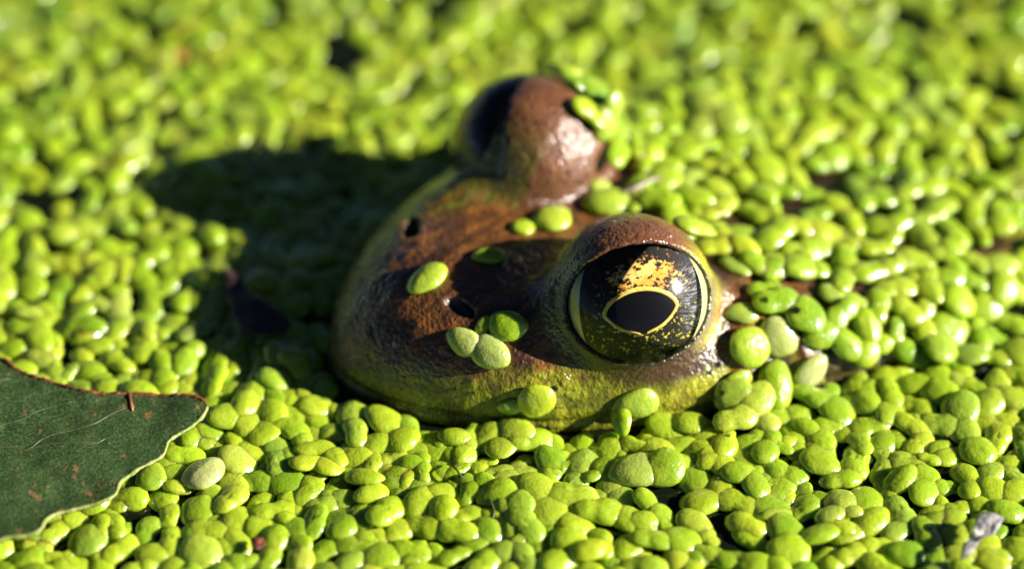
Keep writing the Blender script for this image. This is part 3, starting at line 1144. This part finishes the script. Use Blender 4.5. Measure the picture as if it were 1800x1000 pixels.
def lay(fr, jitter=.10, maxtilt=.42, cap=.15):
    """lay one plant (list of x, y, length, angle) as one rigid piece; returns per-frond (z, normal)"""
    XS, YS, B, T_ = [], [], [], []
    for x, y, ln, a in fr:
        ca, sa = math.cos(a), math.sin(a)
        XS.append(x + ln * (TU * ca - TV * sa)); YS.append(y + ln * (TU * sa + TV * ca))
        B.append(T_BOT * ln); T_.append(T_TOP * ln)
    X, Y, B, T_ = map(np.concatenate, (XS, YS, B, T_))
    cx, cy = X.mean(), Y.mean()
    I, J = H_index(X, Y)
    hh = H[I, J].astype(float)
    A = np.stack([np.ones_like(X), X - cx, Y - cy], 1)
    c, *_ = np.linalg.lstsq(A, hh, rcond=None)
    g = c[1:] * .8 + rng.normal(0, jitter, 2)
    gl = np.hypot(*g)
    fl_ = FROGH[I, J].max()
    mt = maxtilt if fl_ < 0 else .75
    if gl > mt: g *= mt / gl
    pl = (X - cx) * g[0] + (Y - cy) * g[1]
    gap = hh - (pl + B)
    z = np.quantile(gap, .86) * .75 + gap.mean() * .25
    lc = to_local(np.array([cx, cy, 0.0]))
    if lc[1] > 0 and lc[0] > -.4 and plan_rho(lc[0], lc[1]) < 1.30: cap = .035
    if fl_ < 0: z = min(z, cap + rng.uniform(-.02, .03))
    else: z = max(z, np.quantile(FROGH[I, J] - (pl + B), .92))
    np.maximum.at(H, (I, J), (z + pl + T_).astype(np.float32))
    out = []
    for x, y, ln, a in fr:
        g2 = g + rng.normal(0, jitter * .35, 2)
        out.append((z + (x - cx) * g[0] + (y - cy) * g[1], Vector((-g2[0], -g2[1], 1)).normalized()))
    return out


def frame(n, a):
    n = Vector(n).normalized()
    x = Vector((math.cos(a), math.sin(a), 0))
    x = (x - n * x.dot(n)).normalized()
    y = n.cross(x)
    return Matrix((x, y, n)).transposed()


def tint(pale=0.0, r=rng):
    return (float(r.uniform(0, 1)), float(np.clip(r.normal(.16, .20), 0, .8)), float(np.clip(pale + max(r.normal(-.12, .16), 0), 0, 1)), 1.0)


hand_done = []
for label, row in hand:
    out = []
    for p, ln, var, a, pale, on in row:
        if on:
            nn = Vector((0, 0, 0))
            for dx, dy in ((0, 0), (.08, 0), (-.08, 0), (0, .08), (0, -.08)):
                nr = FROG_BVH.find_nearest(Vector(p) + Vector((dx, dy, .02)))
                nn += nr[1]
            nn.normalize()
            Rm = frame(nn, a)
            pen = []
            for u, v in ((0, 0), (.4, 0), (-.4, 0), (0, .3), (0, -.3), (.28, .2), (-.28, .2), (.28, -.2), (-.28, -.2)):
                q = Vector(p) + Rm.col[0] * (u * ln) + Rm.col[1] * (v * ln)
                hh = FROG_BVH.ray_cast(q + nn * .4, -nn, .8)
                if hh[0] is not None: pen.append(.4 - hh[3])
            pen.sort()
            lift = pen[int(len(pen) * .8)] if pen else 0.0
            pos = Vector(p) + nn * (min(max(lift, 0), .12) + HB * ln / .30 * .35)
            # so that other fronds lie on it
            I, J = H_index(p[0] + ln * .8 * (TU * math.cos(a) - TV * math.sin(a)), p[1] + ln * .8 * (TU * math.sin(a) + TV * math.cos(a)))
            np.maximum.at(H, (I, J), np.float32(p[2] + .06))
        else:
            (z, nn), = lay([(p[0], p[1], ln, a)], .05)
            z = max(z, .075)
            pos = Vector((p[0], p[1], z))
        out.append((pos, frame(nn, a), ln, var, tint(pale)))
    hand_done.append((label, out))
# an upright pair stuck to the rear of the far eye dome
pos = []
for px, py, ln, ang in ((1060, 217, .30, 78), (1074, 186, .26, 82)):
    d = ray(px, py)
    hit = FROG_BVH.ray_cast(Vector(CAM), Vector(ray(1048, 222)))
    base = np.array(hit[0]) if hit[0] is not None else unproj(1048, 222, .9)
    t = (base - CAM) @ FW / (d @ FW)
    c = Vector(CAM + d * t)
    n = Vector((.62, -.62, .30)).normalized()
    x = (Vector((math.cos(math.radians(ang)), 0, 0)) + Vector(UP) * math.sin(math.radians(ang)))
    x = (x - n * x.dot(n)).normalized()
    pos.append((c + n * .02, Matrix((x, n.cross(x), n)).transposed(), ln, 5 if ln > .28 else 12, tint(.15)))
hand_done.append(('upright duckweed pair stuck to the side of the far eye dome', pos))

inb = (fx > GX0 + .3) & (fx < GX1 - .3) & (fy > GY0 + .3) & (fy < GY1 - .3)
fz = np.zeros(len(fx)); fn = [None] * len(fx)
by_plant = {}
for i in np.nonzero(inb)[0]: by_plant.setdefault(int(fp[i]), []).append(i)
for p in rng.permutation(list(by_plant)):
    mem = by_plant[int(p)]
    for i, (z, n) in zip(mem, lay([(fx[i], fy[i], fl[i], fa[i]) for i in mem])):
        fz[i], fn[i] = z, n

# loose single fronds settle into the larger openings
FILL = []
for _ in range(9000):
    x, y = rng.uniform(GX0 + .3, GX1 - .3), rng.uniform(GY0 + .3, GY1 - .3)
    i, j = int((x - GX0) / GS), int((y - GY0) / GS)
    if H[i - 4:i + 5, j - 4:j + 5].max() > .02 or FROGH[i, j] > -.03: continue
    if (np.hypot(fixed[:, 0] - x, fixed[:, 1] - y) < .14).any(): continue
    bx, by = bare_push(np.array([x]), np.array([y]))
    if abs(bx[0]) + abs(by[0]) > 1e-4: continue
    ln, a = rng.uniform(.22, .32), rng.uniform(0, 6.28)
    (z, n), = lay([(x, y, ln, a)])
    FILL.append((x, y, z, n, ln, a))

# under and along the big leaf the carpet is pressed down
for i in range(len(fx)):
    if fn[i] is None or fx[i] > -1.6: continue
    hs = []
    for dx, dy in ((0, 0), (.13, 0), (-.13, 0), (0, .13), (0, -.13)):
        h = LEAF_BVH.ray_cast(Vector((fx[i] + dx, fy[i] + dy, 3)), Vector((0, 0, -1)))
        if h[0] is not None: hs.append(h[0].z)
    if hs and fz[i] > min(hs) - .12:
        fz[i] = max(min(hs) - .12, .02)
        fn[i] = (fn[i] + Vector((0, 0, 3))).normalized()

# -- which plants are individuals: the 300 that show largest
members = {}
for i in range(len(fx)):
    if fn[i] is not None: members.setdefault(int(fp[i]), []).append(i)
score = []
for p, mem in members.items():
    x, y = fx[mem].mean(), fy[mem].mean()
    px, py, s = project((x, y, .1))
    if -30 < px < 1830 and -30 < py < 1030:
        hid = LEAF_BVH.ray_cast(Vector((x, y, 3)), Vector((0, 0, -1)))[0] is not None
        q = CAM + ray(px, py) * 60
        fh = FROG_BVH.ray_cast(Vector(CAM), Vector(ray(px, py)))
        if fh[0] is not None and fh[0].y < y - .15: hid = True
        if not hid:
            score.append((s * (1 + .04 * sum(fl[mem] ** 2) / .1), p))
score.sort(reverse=True)
N_IND = 300 - len(hand_done)
indiv = set(p for _, p in score[:N_IND])


def make_plant(label, group, fronds):
    """fronds: list of (pos, rot3x3, length, variant, tint)"""
    c = Vector((0, 0, 0))
    for f in fronds: c += f[0]
    c /= len(fronds)
    if len(fronds) == 1:
        pos, R, ln, var, tn = fronds[0]
        o = mesh_obj('duckweed', FR[var][2])
        o.matrix_world = Matrix.Translation(pos) @ R.to_4x4() @ Matrix.Scale(ln, 4)
        o.color = tn
        return tag(o, label, 'duckweed', group)
    base = empty('duckweed', (c.x, c.y, c.z))
    for pos, R, ln, var, tn in fronds:
        o = mesh_obj('frond', FR[var][2], base)
        o.matrix_local = Matrix.Translation(pos - c) @ R.to_4x4() @ Matrix.Scale(ln, 4)
        o.color = tn
    return tag(base, label, 'duckweed', group)


for label, out in hand_done:
    make_plant(label, 'duckweed on and against the frog', out)

leaf_pts = np.concatenate([tw, bw])[:, :2]
NUM = {1: 'single', 2: 'two-frond', 3: 'three-frond', 4: 'four-frond'}
plant_tint = {}
sunv = np.array(sun_dir)
for p, mem in members.items():
    base_t = tint()
    plant_tint[p] = [(min(1, max(0, base_t[0] + rng.normal(0, .06))), base_t[1], base_t[2], 1.0) for _ in mem]
for p in sorted(indiv):
    mem = members[p]
    fr = [(Vector((fx[i], fy[i], fz[i])), frame(fn[i], fa[i]), fl[i], int(fv[i]), plant_tint[p][k]) for k, i in enumerate(mem)]
    c = np.array([fx[mem].mean(), fy[mem].mean(), fz[mem].mean() + .06])
    loc = to_local(c)
    sh = FROG_BVH.ray_cast(Vector(c), sun_dir)[0] is not None
    rho = float(plan_rho(loc[0], loc[1]))
    dl = np.hypot(*(leaf_pts - c[:2]).T).min()
    t0 = plant_tint[p][0]
    hue = 'pale' if t0[2] > .12 else 'yellow-green' if t0[1] > .30 else 'light green' if t0[0] > .62 else 'deep green' if t0[0] < .3 else 'mid-green'
    size = 'large ' if fl[mem].max() > .35 else 'small ' if fl[mem].max() < .305 else ''
    n = size + hue + ' ' + NUM[len(mem)]
    if sh: label, g = "%s duckweed plant floating in the frog's shadow" % n, "duckweed in the frog's shadow"
    elif rho < 1.0: label, g = "%s duckweed plant lying on the frog's submerged back" % n, "duckweed on the frog's back"
    elif rho < 1.22: label, g = "%s duckweed plant floating close against the frog" % n, 'duckweed close against the frog'
    elif dl < .35: label, g = '%s duckweed plant floating at the edge of the big leaf' % n, 'duckweed by the big leaf'
    elif c[1] < -1.0 and loc[1] > 0: label, g = "%s sunlit duckweed plant floating on the near-eye side of the frog" % n, 'duckweed carpet on the near-eye side'
    else: label, g = '%s sunlit duckweed plant floating clear of frog and leaf' % n, 'duckweed in the open carpet'
    make_plant(label, g, fr)

# -- everything else is one carpet
SV, SF, SC = [], [], []
off_v = 0


def add_stuff(pos, R, ln, var, tn, lo):
    global off_v
    V_, F_, _ = (FR_LO if lo else FR)[var]
    W = (V_ * ln) @ np.array(R).T + np.array(pos)
    SV.append(W); SF.append(F_ + off_v); SC.append(np.tile(np.array(tn), (len(V_), 1)))
    off_v += len(V_)


for p, mem in members.items():
    if p in indiv: continue
    for k, i in enumerate(mem):
        px, py, s = project((fx[i], fy[i], .1))
        inside = -80 < px < 1880 and -80 < py < 1080
        add_stuff((fx[i], fy[i], fz[i]), frame(fn[i], fa[i]), fl[i], int(fv[i]), plant_tint[p][k], not inside)
for x, y, z, n, ln, a in FILL:
    h = LEAF_BVH.ray_cast(Vector((x, y, 3)), Vector((0, 0, -1)))
    if h[0] is None: add_stuff((x, y, z), frame(n, a), ln, int(rng.integers(NVAR)), tint(), False)
# a second, lower layer showing in the gaps
for _ in range(1500):
    x, y = rng.uniform(GX0 + .3, GX1 - .3), rng.uniform(GY0 + .3, GY1 - .3)
    i, j = H_index(np.array([x]), np.array([y]))
    if FROGH[i[0], j[0]] > -.02: continue
    if (np.hypot(fixed[:, 0] - x, fixed[:, 1] - y) < .16).any(): continue
    ln = rng.uniform(.2, .32)
    add_stuff((x, y, rng.uniform(-.01, .035)), frame(Vector((rng.normal(0, .12), rng.normal(0, .12), 1)), rng.uniform(0, 6.28)), ln, int(rng.integers(NVAR)), tint(), True)
# the carpet goes on outside the picture
st = .205
for X in np.arange(-16, 16, st):
    for Y in np.arange(-12, 18, st * .9):
        x, y = X + rng.normal(0, .06), Y + rng.normal(0, .06)
        if GX0 + .3 < x < GX1 - .3 and GY0 + .3 < y < GY1 - .3: continue
        add_stuff((x, y, rng.uniform(.0, .10)), frame(Vector((rng.normal(0, .2), rng.normal(0, .2), 1)), rng.uniform(0, 6.28)), rng.uniform(.24, .34), int(rng.integers(NVAR)), tint(), True)
carpet_me = np_mesh('duckweed_carpet', np.concatenate(SV), np.concatenate(SF), M_FROND_A)
att = carpet_me.color_attributes.new('tint', 'FLOAT_COLOR', 'POINT')
att.data.foreach_set('color', np.concatenate(SC).astype(np.float32).ravel())
carpet = mesh_obj('duckweed_carpet', carpet_me)
tag(carpet, 'bright green carpet of tiny duckweed covering the pond behind the frog', 'duckweed carpet', kind='stuff')

# ------------------------------------------------------------------ bits of debris
def surface_z(x, y):
    i, j = H_index(np.array([x]), np.array([y]))
    return float(H[max(i[0] - 4, 0):i[0] + 5, max(j[0] - 4, 0):j[0] + 5].mean())


def scrap(name, label, cat, outline_px, z, mat, thick=.03, crumple=.06, seed=0):
    """a small crumpled flake with thickness, from an outline on the water"""
    P = np.array([unproj(x, y, z) for x, y in outline_px])
    c = P.mean(0)
    K, R = 36, 6
    P = resample(np.concatenate([P, P[:1]]), K + 1)[:-1]
    V = []
    for side in (1, -1):
        for j in range(1, R + 1):
            for p in P:
                V.append(c + (p - c) * j / R + np.array([0, 0, side * thick * .5 * (1 - (j / R) ** 4 * .6)]))
        V.append(c + np.array([0, 0, side * thick * .5]))
    V = np.array(V)
    Q0 = V.copy(); Q0[:, 2] = 0
    V[:, 2] += (fbm(Q0, 4.0, seed + 71) - .5) * crumple * 2.2 + (fbm(Q0, 11.0, seed + 75) - .5) * crumple
    Fc = []
    half = R * K + 1
    for s in range(2):
        o = s * half
        for j in range(R):
            for k in range(K):
                k2 = (k + 1) % K
                if j == 0: f = [o + R * K, o + k, o + k2]
                else: f = [o + (j - 1) * K + k, o + j * K + k, o + j * K + k2, o + (j - 1) * K + k2]
                Fc.append(f if s == 0 else f[::-1])
    for k in range(K):
        k2 = (k + 1) % K
        Fc.append([(R - 1) * K + k, half + (R - 1) * K + k, half + (R - 1) * K + k2, (R - 1) * K + k2])
    base = np.array([c[0], c[1], z])
    me = bpy.data.meshes.new(name)
    me.from_pydata([tuple(v - base) for v in V], [], Fc)
    for p in me.polygons: p.use_smooth = True
    me.materials.append(mat)
    o = mesh_obj(name, me)
    o.location = base
    return tag(o, label, cat)


scrap('dead_leaf', "dark brown dead leaf scrap lying in the frog's shadow", 'dead leaf', [(388, 468), (410, 478), (440, 515), (480, 540), (512, 565), (500, 586), (450, 590), (418, 575), (402, 530)], .17, M_DEAD, .03, .05, 1)
scrap('bark_scrap', 'crumpled pale grey scrap among the sunlit duckweed', 'scrap', [(1722, 912), (1748, 905), (1766, 914), (1750, 936), (1726, 950), (1708, 974), (1688, 980), (1692, 962), (1706, 946), (1712, 926)], .17, M_SCRAP, .022, .13, 2)
scrap('amber_crumb', 'small amber-brown crumb sticking to duckweed behind the near eye', 'crumb', [(1295, 380), (1318, 374), (1334, 386), (1322, 394), (1304, 392)], .36, M_AMBER, .05, .02, 3)
scrap('red_brown_crumb', 'tiny red-brown crumb between duckweed fronds before the leaf', 'crumb', [(440, 948), (462, 944), (468, 958), (450, 966)], .10, M_BROWN, .03, .06, 4)
scrap('orange_crumb', 'tiny orange crumb on the blurred duckweed beyond the shadow', 'crumb', [(308, 92), (322, 88), (328, 102), (314, 108)], .20, M_AMBER, .06, .02, 5)
scrap('brown_scrap', 'dark wet brown scrap in an open gap of the duckweed', 'scrap', [(1700, 440), (1750, 450), (1790, 470), (1770, 488), (1720, 490), (1705, 465)], .05, M_DEAD, .04, .05, 6)


def stalk(name, label, px, zs, rads, mat, cat='stalk'):
    P = catmull([unproj(x, y, z) for (x, y), z in zip(px, zs)], 8)
    b = P[0].copy()
    r = np.interp(np.linspace(0, 1, len(P)), np.linspace(0, 1, len(rads)), rads)
    me = tube([p - b for p in P], list(r), 8)
    me.materials.append(mat)
    o = mesh_obj(name, me)
    o.location = b
    return tag(o, label, cat)


stalk('dry_stalk', 'thin grey dry stalk lying behind the eyes', [(1092, 340), (1118, 330), (1142, 318), (1166, 312)], [.72, .74, .72, .66], [.014, .020, .018, .010], M_STALK)
stalk('fine_root', 'fine pale root hanging over the corner of the jaw', [(1244, 682), (1260, 664), (1280, 648), (1290, 640)], [.12, .22, .28, .28], [.006, .008, .007, .004], M_STALK, 'root')
stalk('fine_root', 'fine pale root lying across the fold behind the eye', [(1318, 530), (1335, 515), (1352, 500), (1362, 488)], [.40, .46, .48, .46], [.004, .006, .006, .004], M_STALK, 'root')
stalk('green_root', 'thin green root curling in the dark gap before the jaw', [(850, 862), (862, 880), (868, 902), (858, 925)], [.06, .10, .09, .05], [.007, .009, .009, .005], M_VEIN, 'root')
stalk('green_root', 'short green root poking up beside the chin', [(786, 815), (800, 822), (812, 838), (818, 832)], [.08, .14, .12, .10], [.006, .009, .008, .004], M_VEIN, 'root')

# ------------------------------------------------------------------ water drops
def drop_mesh():
    bm = bmesh.new()
    bmesh.ops.create_uvsphere(bm, u_segments=14, v_segments=9, radius=1)
    for v in bm.verts:
        v.co.z *= .62 if v.co.z > 0 else .30
    me = bpy.data.meshes.new('water_drop'); bm.to_mesh(me); bm.free()
    for p in me.polygons: p.use_smooth = True
    me.materials.append(M_DROP)
    return me


DROP = drop_mesh()
dg = bpy.context.evaluated_depsgraph_get()
dg.update()
DROPS = [(1177, 216, .028), (1265, 301, .03), (1300, 298, .03), (1330, 300, .026), (1383, 379, .03), (1402, 381, .03), (1487, 410, .03), (1570, 449, .03), (1662, 416, .028), (1658, 461, .03), (1182, 292, .025),
         (975, 683, .022), (962, 752, .022), (897, 519, .02), (858, 443, .016), (876, 444, .014), (1247, 655, .022), (1262, 640, .02), (1255, 700, .022), (1270, 690, .02), (1345, 527, .03), (1400, 545, .03), (1405, 580, .03), (1280, 765, .02),
         (630, 640, .012), (700, 637, .012), (772, 629, .012), (800, 683, .014), (832, 690, .014), (705, 683, .012), (776, 675, .012), (640, 560, .010), (1000, 300, .02), (1020, 318, .022), (1030, 310, .018), (990, 318, .014), (1012, 330, .014), (945, 216, .014), (1031, 224, .02)]
for k, (px, py, r) in enumerate(DROPS):
    hit, loc, nor, idx, ob, mw = scene.ray_cast(dg, Vector(CAM), Vector(ray(px, py)))
    if not hit: continue
    nm = ob.name.split('.')[0]
    o = mesh_obj('water_drop', DROP)
    r *= .85 + .3 * ((k * 37) % 10) / 10
    o.matrix_world = Matrix.Translation(loc) @ frame(nor, .3 * k).to_4x4() @ Matrix.Scale(r, 4)
    if nm == 'body' or nm in ('eye', 'cornea'):
        l = to_local(np.array(loc))
        if l[1] < -.5: tag(o, 'tiny clear water drop glinting on the far eye dome', 'water drop', 'water drops on the far eye dome')
        elif l[0] > .3: tag(o, 'tiny clear water drop on the skin of the snout', 'water drop', 'water drops on the snout')
        else: tag(o, 'clear water drop on the wet skin behind the near eye', 'water drop', 'water drops behind the near eye')
    else: tag(o, 'clear water drop glinting on duckweed beside the frog', 'water drop', 'water drops on the duckweed')
